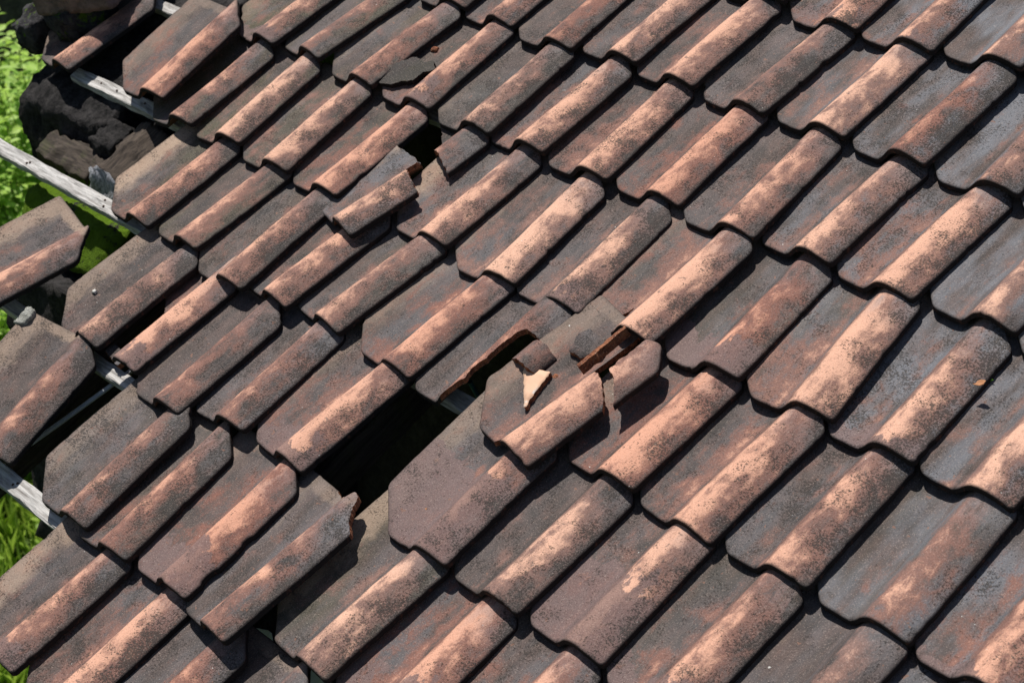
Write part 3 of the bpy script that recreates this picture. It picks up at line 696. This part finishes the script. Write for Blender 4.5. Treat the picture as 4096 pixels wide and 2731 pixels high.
for i in range(60): fs_.append([2 * i, 2 * i + 2, 2 * i + 3, 2 * i + 1])
o = link('corrugated_sheet', new_mesh('corrugated_sheet', vs, fs_, [M['sheet']], None, [True] * len(fs_)), None, Matrix.Translation((-.04, .205, 1.36)))
sol = o.modifiers.new('thickness', 'SOLIDIFY'); sol.thickness = .0015
tag(o, 'Pale corrugated sheet glimpsed below the tiles near the bottom edge', 'metal sheet')

# ------------------------------------------------------------------ garden
vs, fs_ = [], []; n = 60; ext = 60.0
def gpos(i): t = (i / n) * 2 - 1; return math.copysign(abs(t) ** 2.2, t) * ext
for i in range(n + 1):
    for j in range(n + 1):
        x, y = gpos(i) - 3, gpos(j) + 2; vs.append((x, y, .06 * noise.noise((x * .7, y * .7, 0)) - .06))
for i in range(n):
    for j in range(n): fs_.append([i * (n + 1) + j, (i + 1) * (n + 1) + j, (i + 1) * (n + 1) + j + 1, i * (n + 1) + j + 1])
tag(link('ground', new_mesh('ground', vs, fs_, [M['soil']], None, [True] * len(fs_))), kind='structure')

def leaf_mesh(items, mat, name):
    """items: (position, direction, up, length, width, shade)"""
    vs, fs, rn = [], [], []
    for (p, d, up, l, w, s) in items:
        side = d.cross(up).normalized(); nrm = side.cross(d).normalized(); b = len(vs)
        for (a, c, h) in ((0, 0, 0), (.28, .42, .10), (.62, .40, .06), (1, 0, -.10), (.62, -.40, .06), (.28, -.42, .10), (.3, 0, 0), (.62, 0, -.03)):
            vs.append(tuple(p + d * (a * l) + side * (c * w) + nrm * (h * l))); rn.append(s)
        fs += [[b, b + 1, b + 6], [b + 1, b + 2, b + 7, b + 6], [b + 2, b + 3, b + 7], [b, b + 6, b + 5], [b + 6, b + 7, b + 4, b + 5], [b + 7, b + 3, b + 4]]
    return new_mesh(name, vs, fs, [mat], None, [True] * len(fs), None, {'rnd': rn})

def shrub(x, y, h, rw, nstem, seed, label):
    rng = random.Random(seed); u = rng.uniform
    t = thing('shrub', Matrix.Translation((x, y, 0)), label, 'shrub', 'shrubs beside the house')
    items = []; sv, sf = [], []
    for s in range(nstem):
        a = u(0, 2 * PI); rr = math.sqrt(u(0, 1)) * rw; hh = h * (1 - .35 * (rr / rw) ** 2) * u(.72, 1.05)
        base = Vector((rr * .35 * math.cos(a), rr * .35 * math.sin(a), -.05)); tip = Vector((rr * math.cos(a), rr * math.sin(a), hh))
        m = 16; prev = None
        for i in range(m + 1):
            q = base.lerp(tip, i / m) + Vector((.03 * noise.noise((s, i * .4, seed)), .03 * noise.noise((s + 9, i * .4, seed)), 0))
            r = .007 * (1 - .75 * i / m); b = len(sv)
            for j in range(5): sv.append((q.x + r * math.cos(j * 1.2566), q.y + r * math.sin(j * 1.2566), q.z))
            if i:
                for j in range(5): sf.append([b - 5 + j, b - 5 + (j + 1) % 5, b + (j + 1) % 5, b + j])
            if i > m * .15:
                for _ in range(5 if i > m * .4 else 3):
                    b2 = u(0, 2 * PI); el = u(-.35, .55); d = Vector((math.cos(b2) * math.cos(el), math.sin(b2) * math.cos(el), math.sin(el)))
                    off = d * u(.01, .13); up = Vector((u(-.5, .5), u(-.5, .5), 1)).normalized()
                    lz = u(.06, .105) * (.8 if i == m else 1)
                    items.append((q + off, d, up, lz, lz * u(.5, .68), min(1, max(0, u(.0, .75) + .35 * (i / m) ** 2))))
    link('stems', new_mesh('stems', sv, sf, [M['stem']]), t)
    link('foliage', leaf_mesh(items, M['leaf'], 'foliage'), t)
    return t
shrub(-6.65, 3.25, 1.95, .85, 120, 1, 'Bright green leafy shrub at the left edge beside the mossy wall')
shrub(-7.9, 3.3, 2.05, .85, 90, 2, 'Leafy shrub behind the nearest one, under the dark garden wall')
shrub(-6.0, 2.1, 1.10, .60, 70, 3, 'Low green shrub showing below the bare battens at left')
shrub(-7.0, 4.7, 1.9, .80, 70, 4, 'Shrub mostly hidden behind the charred gable wall')

items = []; rng = random.Random(5); u = rng.uniform
for i in range(26000):
    x, y = u(-7.5, -1.9), u(-2.6, 3.2)
    if noise.noise((x * 1.3, y * 1.3, 2)) < -.30 and rng.random() < .8: continue
    el = u(.7, 1.45); a = u(0, 2 * PI); d = Vector((math.cos(a) * math.cos(el), math.sin(a) * math.cos(el), math.sin(el)))
    items.append((Vector((x, y, -.05)), d, Vector((-d.y, d.x, .3)).normalized(), u(.10, .30), u(.010, .022), u(0, 1)))
for i in range(5000):
    x, y = u(-7.0, -1.9), u(-2.4, 3.0)
    if noise.noise((x * 1.1, y * 1.1, 7)) < .02: continue
    a = u(0, 2 * PI); el = u(-.2, .5); d = Vector((math.cos(a) * math.cos(el), math.sin(a) * math.cos(el), math.sin(el)))
    items.append((Vector((x, y, u(.03, .28))), d, Vector((u(-.3, .3), u(-.3, .3), 1)), u(.04, .09), u(.025, .05), u(.1, .9)))
tag(link('grass', leaf_mesh(items, M['grass'], 'grass')), 'Bright grass and weeds growing beside the house', 'grass', kind='stuff')
rough_block('garden_wall', -9.6, -9.2, -1.0, 9.0, 2.7, -.1, M['garden'], .06, 1.6, .14, 91.0, 'Old dark garden wall behind the shrubs, upper left corner', 'wall')
